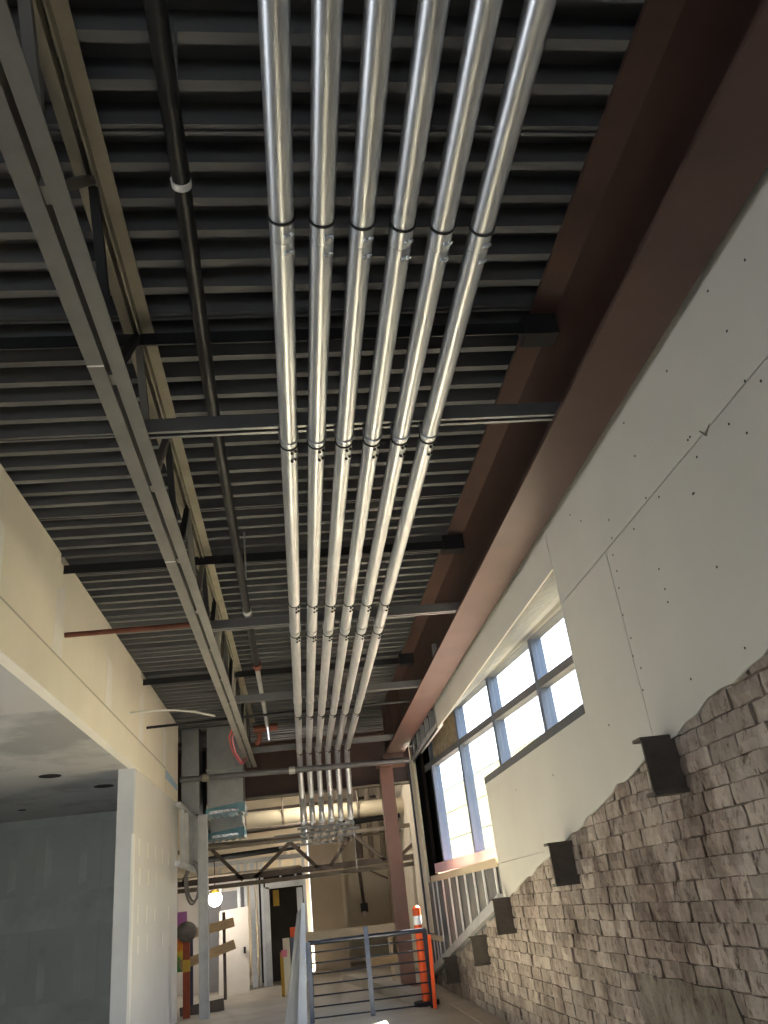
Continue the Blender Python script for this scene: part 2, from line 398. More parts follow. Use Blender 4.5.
# ------------------------------------------------------------------ right wall: masonry, brick, drywall
WR = 2.40
SL = [(-6, 2.6), (0, 1.6), (2.5, 1.14), (3.684, 0.932), (4.984, 0.742), (5.581, 0.664), (7.299, 0.368), (10.151, -0.105), (10.55, -0.17), (17.4, -1.34), (20, -1.8)]
def slope(y): return float(np.interp(y, [p[0] for p in SL], [p[1] for p in SL]))
wr = struct('wall_right', (WR, 6, -EYE))
SFX = lambda y: 4.12 - 0.1 * y
obj('masonry_core', G().box(2.421, 3.5, -6, 6.36, -EYE - 0.3, 3.9), 'mortar', wr)
obj('masonry_core', G().prism([(2.421, 6.36), (SFX(6.36) + 0.3, 6.36), (SFX(10.42) + 0.3, 10.42), (2.421, 10.42)], 'z', -EYE - 0.3, 1.20), 'mortar', wr)
obj('masonry_core', G().prism([(10.42, -EYE - 0.3), (17.42, -EYE - 0.3), (17.42, -1.36), (10.42, -0.19)], 'x', 2.421, 2.9), 'mortar', wr)
obj('masonry_core', G().prism([(2.42, 6.36), (3.62, 6.36), (2.52, 17.42), (2.42, 17.42)], 'z', 2.97, 3.9), 'dark_wall', wr)
# bricks
def brick_mesh(seed):
    r = random.Random(seed); V = []; ny, nz = 5, 3
    for j in range(nz):
        for i in range(ny):
            y = (i / (ny - 1) - 0.5) * 0.315; z = (j / (nz - 1) - 0.5) * 0.110
            ed = i in (0, ny - 1) or j in (0, nz - 1)
            V.append(((r.uniform(0.001, 0.011) if ed else r.uniform(-0.006, 0.006)), y + r.uniform(-0.008, 0.008), z + r.uniform(-0.005, 0.005)))
    ring = [0, 1, 2, 3, 4, 9, 14, 13, 12, 11, 10, 5]
    b0 = len(V)
    for k in ring: V.append((0.05, V[k][1], V[k][2]))
    F = [(j * ny + i, (j + 1) * ny + i, (j + 1) * ny + i + 1, j * ny + i + 1) for j in range(nz - 1) for i in range(ny - 1)]
    F += [(ring[k], ring[(k + 1) % 12], b0 + (k + 1) % 12, b0 + k) for k in range(12)]
    return V, F
variants = []
for s in range(14):
    V, F = brick_mesh(s)
    m = bpy.data.meshes.new('brick'); m.from_pydata([(a * S, b * S, c * S) for a, b, c in V], [], F); m.materials.append(M['brick']); m.update(); variants.append((m, V, F))
spots = []
CH = 0.1175
for ci in range(-1, 28):
    z = -EYE + 0.06 + ci * CH
    y = 2.4 + (0.18 if ci % 2 else 0) + rnd.uniform(-0.05, 0.05)
    while y < 17.3:
        L = 0.325 * (rnd.choice((1, 1, 1, 0.62, 1.12)) if rnd.random() < 0.5 else 1)
        yc = y + L / 2
        if z - 0.05 < slope(yc) + 0.03 and yc < 17.3: spots.append((yc, z, L / 0.325))
        y += L + 0.004
patch = lambda y, z: 5.15 < y < 6.5 and z < -0.71
spots = [s for s in spots if not patch(s[0], s[1])]
def vis(s):
    q = np.linalg.inv(RM) @ np.array([WR, s[0], s[1]]); return -q[2] > 0 and -10 < 384 + FPX * q[0] / -q[2] < 790 and 512 - FPX * q[1] / -q[2] < 1040
spots.sort(key=lambda s: (not vis(s), s[0]))
far_b = G()
org = ORG[wr.name]
for k, (y, z, sc) in enumerate(spots):
    m, V, F = variants[rnd.randrange(14)]
    dx = rnd.uniform(-0.008, 0.01); tilt = rnd.uniform(-0.012, 0.012)
    if k < 300:
        o = bpy.data.objects.new('brick', m); C.objects.link(o); o.parent = wr
        w = W((WR + dx, y, z)); o.location = [a - b for a, b in zip(w, org)]; o.scale = (1, sc, 1); o.rotation_euler = (tilt, 0, 0)
    else:
        far_b.add([(WR + dx + a, y + b * sc, z + c) for a, b, c in V], F)
fb = obj('brick', far_b, 'brick_joined', wr); fb['kind'] = 'stuff'
obj('plaster_patch', G().prism([(5.0, -1.4), (6.75, -1.4), (6.62, -0.9), (6.45, -0.66), (6.1, -0.675), (5.8, -0.66), (5.5, -0.68), (5.1, -0.67), (5.03, -0.85)], 'x', WR - 0.004, WR + 0.03), 'plaster', wr)
obj('curb', G().box(2.12, 2.42, 9, 17.3, -EYE, -EYE + 0.02), 'concrete', wr)
# drywall sheets
def jag(a, b, n):
    out = []
    for i in range(n + 1):
        y = a + (b - a) * i / n
        out.append((y, slope(y) + (rnd.uniform(-0.022, 0.022) if 0 < i < n else 0)))
    return out
DX0, DX1 = WR - 0.016, WR - 0.001
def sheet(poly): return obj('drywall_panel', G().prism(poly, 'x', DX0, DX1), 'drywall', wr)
e = 0.004
SZ = 2.155
for a, b in ((-6, -2.5), (-2.5, 1.2), (1.2, 6.38)): sheet([(a + e, SZ + e), (b - e, SZ + e), (b - e, 3.75), (a + e, 3.75)])
for a, b in ((6.38, 9.9), (9.9, 13.3)): sheet([(a + e, 2.50), (b - e, 2.50), (b - e, 3.75), (a + e, 3.75)])
for a, b in ((-6, 0), (0, 2.9), (2.9, 5.22)): sheet(jag(a + e, b - e, 14) + [(b - e, SZ - e), (a + e, SZ - e)])
ya = 7.86
sheet(jag(5.22 + e, ya, 16) + [(10.42, 0.27 + e), (10.42, 1.21), (6.38, 1.21), (6.38, SZ - e), (5.22 + e, SZ - e)])
sheet(jag(ya, 10.42, 12) + [(10.42, 0.27 - e)])
sc = G()
scr = [(708, 291), (727, 331), (667, 371), (745, 381), (761, 381), (729, 424), (747, 433), (624, 423), (635, 456), (688, 440), (690, 437), (697, 457), (693, 494), (694, 493), (646, 498), (659, 497), (634, 529), (613, 555), (617, 571), (619, 588), (623, 615), (631, 638), (659, 569), (665, 589), (668, 602), (717, 567), (745, 648), (691, 679), (633, 656), (641, 668), (643, 690), (609, 520), (612, 538), (570, 515), (581, 521), (516, 790), (553, 775), (609, 725), (745, 260)]
for px, py in scr:
    p = onX(px, py, DX0)
    sc.tube([(DX0 - 0.002, p[1], p[2]), (DX0 + 0.004, p[1], p[2])], 0.008, 8)
so = obj('screw_head', sc, 'screw', wr); so['kind'] = 'stuff'
p = onX(706, 430, DX0)
obj('gouge', G().tube([(DX0, p[1] + 0.06, p[2] + 0.03), (DX0 - 0.004, p[1] + 0.01, p[2] - 0.025), (DX0, p[1] - 0.05, p[2] + 0.01)], [0.004, 0.009, 0.003], 8), 'tan_pipe', wr, True)

# steel stubs left in the brick
stub_lab = ['dark steel channel stub in brick wall, the nearest and largest of five',
            'dark steel channel stub in brick wall, second from the camera',
            'dark steel channel stub at end of drywall edge, third from the camera',
            'dark steel channel stub below sloping metal track, fourth from the camera',
            'dark steel channel stub, lowest and farthest of five in the brick wall']
for (y, zt, h), lab in zip(((4.98, 0.755, 0.345), (7.46, 0.308, 0.345), (10.16, -0.105, 0.37), (11.88, -0.54, 0.34), (14.53, -0.91, 0.36)), stub_lab):
    t = thing('steel_stub', lab, 'steel stub', (2.3, y, zt - h), 'steel channel stubs in brick wall')
    obj('web', G().box(2.19, 2.44, y, y + 0.02, zt - h, zt), 'stub_steel', t)
    obj('flange', G().box(2.178, 2.44, y - 0.006, y + 0.12, zt - 0.018, zt + 0.004), 'stub_steel', t)
    obj('flange', G().box(2.19, 2.46, y - 0.012, y + 0.12, zt - h - 0.006, zt - h + 0.018), 'stub_steel', t)

# ------------------------------------------------------------------ storefront window
win = struct('window_1', (2.6, 12, 0.35))
nrm = Vector((1, 0.1, 0)).normalized()
def sfp(y, z, off=0.0): return (SFX(y) + nrm.x * off, y + nrm.y * off, z)
MY = [6.2, 8.0, 9.85, 11.70, 13.58, 15.55, 17.0]
for y in MY[:-1]:
    zb = 0.40 if y > 10 else 1.0
    obj('mullion', G().bar(sfp(y, zb, 0.08), sfp(y, 2.92, 0.08), 0.10, 0.16, nrm), 'alu', win)
for a, b in zip(MY[:-1], MY[1:]):
    obj('transom', G().bar(sfp(a + 0.05, 2.275, 0.07), sfp(b - 0.05, 2.275, 0.07), 0.15, 0.10), 'alu_grey', win)
    zb = 0.5 if b > 11 else 1.0
    f = G().add([sfp(a + .05, 2.325, .06), sfp(b - .05, 2.325, .06), sfp(b - .05, 2.88, .06), sfp(a + .05, 2.88, .06), sfp(a + .05, 2.325, .075), sfp(b - .05, 2.325, .075), sfp(b - .05, 2.88, .075), sfp(a + .05, 2.88, .075)],
                [(0, 1, 2, 3), (7, 6, 5, 4), (0, 4, 5, 1), (1, 5, 6, 2), (2, 6, 7, 3), (3, 7, 4, 0)])
    lo = G().add([(v[0], v[1], zb if v[2] < 2.5 else 2.225) for v in f.v], f.f)
    if a > 15: obj('membrane_panel', f, 'black_membrane', win); obj('membrane_panel', lo, 'black_membrane', win)
    else:
        if a > 13: obj('board_panel', f, 'osb', win)
        else: obj('pane', f, 'glass', win)
        obj('pane', lo, 'glass', win)
obj('head_rail', G().bar(sfp(6.2, 2.92, 0.07), sfp(17, 2.92, 0.07), 0.16, 0.09), 'alu_grey', win)
# sloping underside between the drywall edge and the glazing head: wrinkled foil, steel angle, batten
def soff(t0, t1, m, nm, dz=0.0):
    P = []
    for y in np.linspace(6.3, 16.9, 12):
        a = np.array([WR, y, 2.50]); b = np.array([SFX(y), y, 2.885])
        P.append((a + (b - a) * t0, a + (b - a) * t1))
    V = [tuple(p[0]) for p in P] + [tuple(p[1]) for p in P] + [(*p[0][:2], p[0][2] + 0.03 + dz) for p in P] + [(*p[1][:2], p[1][2] + 0.03 + dz) for p in P]
    n = len(P); F = []
    for i in range(n - 1):
        F += [(i, i + 1, n + i + 1, n + i), (2 * n + i, 3 * n + i, 3 * n + i + 1, 2 * n + i + 1), (i, 2 * n + i, 2 * n + i + 1, i + 1), (n + i, n + i + 1, 3 * n + i + 1, 3 * n + i)]
    F += [(0, n, 3 * n, 2 * n), (n - 1, 3 * n - 1, 4 * n - 1, 2 * n - 1)]
    obj(nm, G().add(V, F), m, win)
soff(0.0, 0.45, 'foil', 'head_flashing'); soff(0.45, 0.62, 'alu_grey', 'head_angle', -0.02); soff(0.62, 0.80, 'dark_steel', 'shim_strip', 0.01); soff(0.80, 1.0, 'alu_grey', 'head_batten', -0.02)
obj('jamb', G().box(WR, 3.6, 6.20, 6.36, 1.2, 2.97), 'drywall', win)
obj('sill_trim', G().box(WR - 0.02, WR + 0.10, 6.37, 10.42, 1.205, 1.285), 'alu_grey', win)
obj('sill_pan', G().bar(sfp(12.35, 0.46, 0.02), sfp(15.95, 0.46, 0.02), 0.20, 0.16), 'pink_flash', win)
# end jamb: dark mullion, cream board, black strip
obj('end_mullion', G().box(2.36, 2.50, 17.30, 17.42, -EYE, 2.62), 'rail_post', win)
obj('jamb_board', G().box(2.385, 2.47, 16.72, 17.27, -0.62, 2.55), 'jamb_cream', win)
obj('membrane_panel', G().box(2.44, 2.50, 15.98, 16.72, -0.60, 2.55), 'black_membrane', win)

# stud framing below the low window
wf = thing('stud_framing', 'low galvanized stud framing between sill plate and sloping track', 'stud framing', (2.42, 13.5, -1.3))
obj('sill_plate', G().box(2.36, 2.54, 10.45, 16.05, 0.24, 0.34), 'wood_pale', wf)
obj('sill_plate', G().box(2.34, 2.52, 15.55, 17.28, -0.72, -0.64), 'wood_pale', wf)
tr = obj('sloping_track', G().prism([(10.5, -0.18), (17.38, -1.345), (17.38, -1.225), (10.5, -0.06)], 'x', 2.33, 2.43), 'galv_dull', wf)
for y in (10.62, 11.35, 12.0, 12.7, 13.4, 14.1, 14.8, 15.5, 16.0):
    obj('stud', G().box(2.365, 2.385, y - 0.03, y + 0.03, slope(y), 0.24), 'stud_bright', wf)
for y in (16.35, 16.75, 17.2):
    obj('stud', G().box(2.365, 2.385, y - 0.025, y + 0.025, slope(y), -0.72), 'stud_bright', wf)
for i, (a, b) in enumerate(((10.45, 11.6), (11.6, 13.3), (13.3, 14.7), (14.7, 17.28))):
    zt = 0.25
    obj('sheathing_board', G().prism([(a, slope(a) - 0.05), (b, slope(b) - 0.05), (b, zt), (a, zt)], 'x', 2.40, 2.42), 'sheathing', wf)
# metal studs above the window, past the end of the drywall
ups = thing('cripple_studs', 'row of short metal studs above the far window bays', 'stud framing', (2.45, 15, 2.6))
for y in (13.55, 14.1, 14.7, 15.3, 15.9, 16.5): obj('stud', G().box(2.40, 2.48, y - 0.03, y + 0.03, 2.62, 3.74), 'galv_dull', ups)
obj('bottom_track', G().box(2.38, 2.50, 13.32, 17.3, 2.56, 2.62), 'galv_dull', ups)

# ------------------------------------------------------------------ outside
fac = thing('neighbouring_building', 'sunlit cream clad building beyond the storefront glass', 'building', (8, 36, -EYE - 0.9))  # the facade is in shade, not sunlit
FK = 12.4
def facp(y, z, off=0.0): return (FK - 0.1 * y + off, y, z)
zrow = [-2.4, -0.4, 1.2, 2.6, 3.9, 5.05]
for a, b in zip(zrow[:-1], zrow[1:]):
    for y in range(-20, 90, 10):
        g = G().add([facp(y + .02, a + .02), facp(y + 9.98, a + .02), facp(y + 9.98, b - .02), facp(y + .02, b - .02), facp(y + .02, a + .02, 1), facp(y + 9.98, a + .02, 1), facp(y + 9.98, b - .02, 1), facp(y + .02, b - .02, 1)],
                    [(0, 3, 2, 1), (7, 4, 5, 6), (0, 1, 5, 4), (1, 2, 6, 5), (2, 3, 7, 6), (3, 0, 4, 7)])
        obj('cladding_panel', g, 'facade', fac)
obj('wall_core', G().prism([(FK + 2 + 0.15, -20), (FK - 9 + 0.15, 90), (FK - 9 + 3, 90), (FK + 2 + 3, -20)], 'z', -2.4, 5.0), 'facade_cap', fac)
obj('parapet_cap', G().prism([(FK + 2 - 0.08, -20), (FK - 9 - 0.08, 90), (FK - 9 + 3, 90), (FK + 2 + 3, -20)], 'z', 5.05, 5.25), 'facade_cap', fac)

# ------------------------------------------------------------------ brown beam over the right wall
bm = thing('steel_beam', 'deep reddish-brown primed steel beam running above the right wall', 'beam', (2.12, 7, 2.84))
BY0, BY1 = -6, 17.35
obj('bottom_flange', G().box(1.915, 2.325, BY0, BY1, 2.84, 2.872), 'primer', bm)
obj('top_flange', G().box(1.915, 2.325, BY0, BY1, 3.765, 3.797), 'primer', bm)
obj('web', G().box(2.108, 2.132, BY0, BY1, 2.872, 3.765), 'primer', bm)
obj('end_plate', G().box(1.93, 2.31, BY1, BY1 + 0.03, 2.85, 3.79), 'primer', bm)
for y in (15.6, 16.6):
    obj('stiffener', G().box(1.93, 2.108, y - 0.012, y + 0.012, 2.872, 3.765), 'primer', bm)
obj('clip_angle', G().box(2.05, 2.108, 10.9, 11.0, 3.0, 3.25), 'galv_dull', bm)

# column and cross beam
co = thing('steel_column', 'reddish-brown primed square steel column under the end of the beam', 'column', (1.92, 17.75, -EYE))
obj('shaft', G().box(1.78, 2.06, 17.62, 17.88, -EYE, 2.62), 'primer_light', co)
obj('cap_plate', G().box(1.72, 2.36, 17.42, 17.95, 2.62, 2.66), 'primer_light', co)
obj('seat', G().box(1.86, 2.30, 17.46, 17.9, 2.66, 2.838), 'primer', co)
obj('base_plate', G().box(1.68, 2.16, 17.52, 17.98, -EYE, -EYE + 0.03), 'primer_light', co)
cb = thing('cross_beam', 'reddish-brown primed steel beam crossing the hall behind the conduit bends', 'beam', (0, 18.7, 2.35))
obj('bottom_flange', G().box(-5, 2.6, 18.45, 18.85, 2.36, 2.40), 'primer', cb)
obj('top_flange', G().box(-5, 2.6, 18.45, 18.85, 3.5, 3.54), 'primer', cb)
obj('web', G().box(-5, 2.6, 18.64, 18.67, 2.40, 3.5), 'primer', cb)
obj('ledge_angle', G().box(-1.3, 2.6, 18.36, 18.45, 2.33, 2.37), 'joist_tan', cb)

# ------------------------------------------------------------------ open web joist
jo = thing('bar_joist', 'open web steel joist with paired angle chords left of the conduits', 'joist', (-0.917, 7, 2.84))
JX0, JX1 = -1.02, -0.813
def angle(x0, x1, z, leg_at, dz):      # an angle: horizontal leg x0..x1, vertical leg at leg_at
    g = G().box(x0, x1, -6, 17.42, z, z + 0.011 if dz > 0 else z + 0.011)
    a, b = (leg_at, leg_at + 0.011) if leg_at < (x0 + x1) / 2 else (leg_at - 0.011, leg_at)
    if dz > 0: g.box(a, b, -6, 17.42, z + 0.011, z + dz)
    else: g.box(a, b, -6, 17.42, z + dz, z)
    return g
JYE = 17.42
b1 = obj('bottom_chord', angle(JX0, JX0 + 0.092, 2.84, JX0 + 0.092, 0.095), 'joist', jo)
b2 = obj('bottom_chord', angle(JX1 - 0.085, JX1, 2.84, JX1 - 0.085, 0.095), 'joist', jo)
obj('top_chord', angle(JX0, JX0 + 0.088, 3.772, JX0 + 0.088, -0.09), 'joist_tan', jo)
obj('top_chord', angle(JX1 - 0.088, JX1, 3.772, JX1 - 0.088, -0.09), 'joist_tan', jo)
mk = [onZ(93, 366, 2.84), onZ(166, 562, 2.84)]
for p in mk:
    k = obj('paint_mark', G().box(JX0, JX0 + 0.092, p[1] - 0.006, p[1] + 0.006, 2.837, 2.84), 'white_band', b1)
pl = 1.32
n = 0
y = -5.4
while y < 17.0:
    obj('web_member', G().bar((JX0 + 0.103, y, 2.90), (JX0 + 0.103, y + pl / 2, 3.73), 0.05, 0.05, (1, 0, 0)), 'dark_steel' if n % 2 else 'joist', jo)
    if y + pl < 17.2:
        obj('web_member', G().bar((JX0 + 0.103, y + pl / 2, 3.73), (JX0 + 0.103, y + pl, 2.90), 0.05, 0.05, (1, 0, 0)), 'joist' if n % 2 else 'dark_steel', jo)
    sp = G().box(JX0 + 0.092, JX1 - 0.085, y - 0.05, y + 0.05, 2.86, 2.93); obj('filler_plate', sp, 'joist', jo)
    y += pl; n += 1

# bridging angles just under the deck
for k, (y, lab) in enumerate(((4.45, 'dark bridging angle under the deck, nearest of three'), (8.30, 'dark bridging angle under the deck, middle of three'), (13.08, 'dark bridging angle under the deck, farthest of three'))):
    t = thing('bridging_angle', lab, 'bridging', (0, y, 3.6), 'bridging angles under deck')
    obj('angle_leg', G().box(-2.42, 2.10, y, y + 0.012, 3.60, 3.70), 'dark_steel', t)
    obj('angle_leg', G().box(-2.42, 2.10, y + 0.012, y + 0.10, 3.688, 3.70), 'dark_steel', t)
    obj('clip', G().box(1.85, 2.10, y - 0.02, y + 0.14, 3.58, 3.76), 'dark_steel', t)

# ------------------------------------------------------------------ strut channels carrying the conduits
def strut(y, z, x0, x1, lab, w=0.085, h=0.085, m='strut'):
    t = thing('strut_channel', lab, 'strut channel', ((x0 + x1) / 2, y, z), 'strut channels between joist and beam')
    obj('back', G().box(x0, x1, y - w / 2, y + w / 2, z + h - 0.008, z + h), m, t)
    obj('side', G().box(x0, x1, y - w / 2, y - w / 2 + 0.008, z, z + h - 0.008), m, t)
    obj('side', G().box(x0, x1, y + w / 2 - 0.008, y + w / 2, z, z + h - 0.008), m, t)
    obj('lip', G().box(x0, x1, y - w / 2 + 0.008, y - w / 2 + 0.026, z, z + 0.008), m, t)
    obj('lip', G().box(x0, x1, y + w / 2 - 0.026, y + w / 2 - 0.008, z, z + 0.008), m, t)
    return t
STR = [(4.47, 'steel strut channel across the conduits, nearest the camera'), (8.46, 'steel strut channel across the conduits, second from the camera'), (11.85, 'steel strut channel across the conduits, third from the camera'), (16.0, 'steel strut channel across the conduits just before their bends')]
for y, lab in STR: strut(y, 2.874, JX1 - 0.07, 2.10, lab, h=0.10)
t = tag(obj('threaded_rod', G().tube([(WL, 13.5, 3.0), (-1.0, 13.25, 2.97), (2.10, 13.05, 2.95)], 0.022, 8), 'dark_steel', None, True), 'thin dark rod spanning from left wall to beam above the conduits', 'rod')
tag(obj('steel_rod', G().tube([(WL, 8.52, 2.97), (-1.0, 8.47, 2.965)], 0.028, 10), 'rust', None, True), 'rust-red steel rod from the cream wall to the joist', 'rod')
a = onX(130, 713, WL); b = onY(175, 710, 12.3); c = onY(215, 716, 12.6)
tag(obj('cable', G().tube([tuple(a), tuple((a + b) / 2 + np.array([0, 0, 0.01])), tuple(b), tuple((b + c) / 2 + np.array([0, 0, 0.02])), tuple(c)], 0.016, 8), 'white_cable', None, True), 'pale cable sagging from the cream wall to the joist', 'cable')
# long pipe below everything at the column line
pp = thing('cross_pipe', 'dark grey pipe crossing the hall in front of the conduit bends', 'pipe', (0, 16.9, 2.6))
pa = onY(180, 780, 16.2); pb = onY(409, 760, 16.2)
obj('pipe_run', G().tube([tuple(pa), tuple((pa + pb) / 2), tuple(pb)], 0.055, 12), 'alu_grey', pp, True)
for px in (205, 290): 
    q = pa + (pb - pa) * (px - 180) / 229; obj('joint_sleeve', G().tube([tuple(q - np.array([.06, 0, 0])), tuple(q + np.array([.06, 0, 0]))], 0.075, 12), 'joist_tan' if px == 205 else 'galv_dull', pp, True)

# ------------------------------------------------------------------ six conduits
CX = [0.081, 0.266, 0.451, 0.641, 0.832, 1.028]
R = 0.057; ZC = 2.812
words = ['leftmost of the six', 'second from the left of the six', 'third from the left of the six', 'fourth from the left of the six', 'second from the right of the six', 'rightmost of the six']
for i, x in enumerate(CX):
    t = thing('conduit', 'large galvanized steel conduit overhead, ' + words[i], 'conduit', (x, 8, ZC - R), 'galvanized conduits')
    sk = 0.016 * i
    joints = [2.72 + sk, 4.63, 7.68 + 0.03 * i, 8.68 + 0.02 * i, 12.75 + 0.03 * i]
    ends = [-6.0] + joints + [16.05]
    for a, b in zip(ends[:-1], ends[1:]):
        obj('pipe_length', G().tube([(x, a + 0.001, ZC), (x, b - 0.001, ZC)], R, 24), 'galv', t, True)
    pts = [(x, 16.05, ZC)]
    for k in range(1, 9):
        a = math.radians(80 * k / 8); pts.append((x, 16.05 + 0.42 * math.sin(a), ZC - 0.42 * (1 - math.cos(a))))
    y1, z1 = pts[-1][1], pts[-1][2]
    y2, z2 = y1 + 0.08, 2.02
    pts.append((x, y2, z2))
    for k in range(1, 9):
        a = math.radians(80 - 80 * k / 8); pts.append((x, y2 + 0.42 * (math.sin(math.radians(80)) - math.sin(a)) * 0 + 0.42 * (math.cos(a) - math.cos(math.radians(80))) , z2 - 0.42 * (math.sin(math.radians(80)) - math.sin(a))))
    obj('offset_bend', G().tube(pts, R, 20), 'galv', t, True)
    ye, ze = pts[-1][1], pts[-1][2]
    obj('pipe_length', G().tube([(x, ye, ze), (x, 21.8, ze)], R, 16), 'galv', t, True)
    for j, y in enumerate(joints + [16.02]):
        hl = 0.115 if j == 0 else 0.085
        cp = obj('coupling', G().tube([(x, y - hl, ZC), (x, y - hl, ZC), (x, y - 0.012, ZC), (x, y, ZC), (x, y + 0.012, ZC), (x, y + hl, ZC)], [R + .001, R + .0055, R + .0055, R + .009, R + .0055, R + .0055], 24), 'coupling' if j == 0 else 'galv', t, True)
        obj('ring_gap', G().tube([(x, y - hl - 0.010, ZC), (x, y - hl + 0.001, ZC)], R + 0.006, 24), 'ring_black', cp, True)
        for sy in (-0.055, 0.05):
            for ang in (-75, -50):
                ca, sa = math.cos(math.radians(ang)), math.sin(math.radians(ang))
                obj('set_screw', G().tube([(x + ca * (R + .002), y + sy, ZC + sa * (R + .002)), (x + ca * (R + .014), y + sy, ZC + sa * (R + .014))], 0.011, 8), 'ring_black' if j else 'coupling', cp, True)
    for sy, lab in STR:
        pts = [(x + math.cos(q) * (R + 0.004), sy, ZC + math.sin(q) * (R + 0.004)) for q in np.linspace(math.pi, 2 * math.pi, 13)]
        pts = [(x - R - 0.004, sy, 2.875)] + pts + [(x + R + 0.004, sy, 2.875)]
        g = G()
        for p, q in zip(pts[:-1], pts[1:]): g.bar(p, q, 0.032, 0.004, (0.001, 1, 0)) if False else g.tube([p, q], 0.006, 6)
        obj('strap', g, 'galv', t, True)
ZL = ze
for y, lab in ((17.3, 'nearest'), (18.5, 'second'), (19.9, 'third'), (21.6, 'farthest')):
    strut(y, ZL - R - 0.05, -0.55 if y > 18 else -0.05, 1.12 if y < 18.5 else 1.3, 'short trapeze strut under the dropped conduits, %s of four' % lab, w=0.06, h=0.05)['group'] = 'trapeze struts under the dropped conduits'
for px in (307, 353):
    q = onY(px, 822, 18.5)
    tag(obj('hanger_rod', G().tube([(q[0], 18.5, ZL - 0.9 if px > 330 else ZL - 0.2), (q[0], 18.5, 2.36)], 0.012, 8), 'galv', None, True), 'thin threaded hanger rod %s the dropped conduits' % ('right of' if px > 330 else 'left of'), 'rod')

# ------------------------------------------------------------------ black sprinkler pipe
sp = thing('sprinkler_pipe', 'black steel pipe hung under the deck between joist and conduits', 'pipe', (-0.43, 7, 3.2))
PP = [(-0.33, -6, 3.25), (-0.37, 1.92, 3.25), (-0.385, 2.78, 3.25), (-0.43, 4.52, 3.25), (-0.46, 8.59, 3.25), (-0.475, 11.2, 3.25)]
obj('pipe_run', G().tube(PP, [0.045] * 4 + [0.042, 0.042], 14), 'black_pipe', sp, True)
obj('pipe_run', G().tube([(-0.475, 11.2, 3.25), (-0.49, 15.2, 3.22)], 0.036, 12), 'galv_dull', sp, True)
obj('hanger_band', G().tube([(-0.386, 2.77, 3.25), (-0.387, 2.81, 3.25)], 0.050, 14), 'white_band', sp, True)
obj('coupling', G().tube([(-0.463, 8.9, 3.25), (-0.464, 9.0, 3.25)], 0.052, 14), 'galv_dull', sp, True)
obj('coupling', G().tube([(-0.47, 11.15, 3.25), (-0.471, 11.35, 3.25)], 0.06, 14), 'rust', sp, True)
for y, z in ((2.35, 3.27), (7.9, 3.3)):
    obj('hanger_rod', G().tube([(-0.33 - 0.01 * y, y, 3.25), (-0.33 - 0.01 * y, y, 3.78)], 0.010, 8), 'galv', sp, True)
t = thing('pipe_fitting', 'rust-red pipe fitting cluster at the end of the black pipe', 'pipe fitting', (-0.55, 15.3, 3.1))
obj('tee', G().tube([(-0.75, 15.3, 3.18), (-0.30, 15.3, 3.2)], 0.07, 12), 'rust', t, True)
obj('elbow', G().tube([(-0.65, 15.3, 3.2), (-0.65, 15.35, 3.0), (-0.72, 15.4, 2.92)], 0.05, 10), 'rust', t, True)
obj('drop', G().tube([(-0.49, 15.2, 3.22), (-0.47, 15.25, 2.95)], 0.025, 8), 'coupling', t, True)
# cables on the joist end
for k, (dx, m, lab) in enumerate(((0.0, 'red_cable', 'red cable sagging below the joist end, outer one'), (0.05, 'pink_cable', 'pink-red cable sagging below the joist end, inner one'))):
    P = [(-1.0 + dx, 13.4, 2.855), onY(229 + 60 * dx, 738, 14.2), onY(233 + 50 * dx, 752, 14.9), onY(241 + 40 * dx, 764, 15.6), (-0.99 + dx, 16.3, 2.855)]
    tag(obj('cable', G().tube([tuple(p) for p in P], 0.011, 8), m, None, True), lab, 'cable')

# ------------------------------------------------------------------ far hall
def rect(x0, y0, x1, y1, Y, th=0.06, g=None):     # upright slab facing the hall, at distance Y
    xm, ym = (x0 + x1) / 2, (y0 + y1) / 2
    X0 = onY(x0, ym, Y)[0]; X1 = onY(x1, ym, Y)[0]; Z1 = onY(xm, y0, Y)[2]; Z0 = onY(xm, y1, Y)[2]
    return (g or G()).box(X0, X1, Y, Y + th, max(Z0, -EYE), Z1)
def line(p, q, Y, Y2=None): return tuple(onY(*p, Y)), tuple(onY(*q, Y if Y2 is None else Y2))

wfar = struct('wall_far', (0, 27, -EYE))
obj('wall_panel', G().box(-9, 0.2, 27.0, 27.15, -EYE, 3.9), 'cream_wall', wfar)
obj('wall_panel', G().box(0.2, 1.12, 25.5, 25.65, -EYE, 3.9), 'tan_wall', wfar)
obj('wall_panel', G().box(1.12, 1.2, 25.5, 27.0, -EYE, 3.9), 'cream_wall', wfar)
obj('wall_panel', G().box(1.2, 2.8, 27.0, 27.15, -EYE, 3.9), 'cream_wall', wfar)
wr2 = struct('wall_side', (2.6, 22, -EYE))
for a, b in ((17.62, 20.0), (20.0, 22.4), (22.4, 24.8), (24.8, 27.0)):
    obj('wall_panel', G().box(2.62, 2.74, a + 0.004, b - 0.004, -EYE, 3.9), 'cream_wall', wr2)

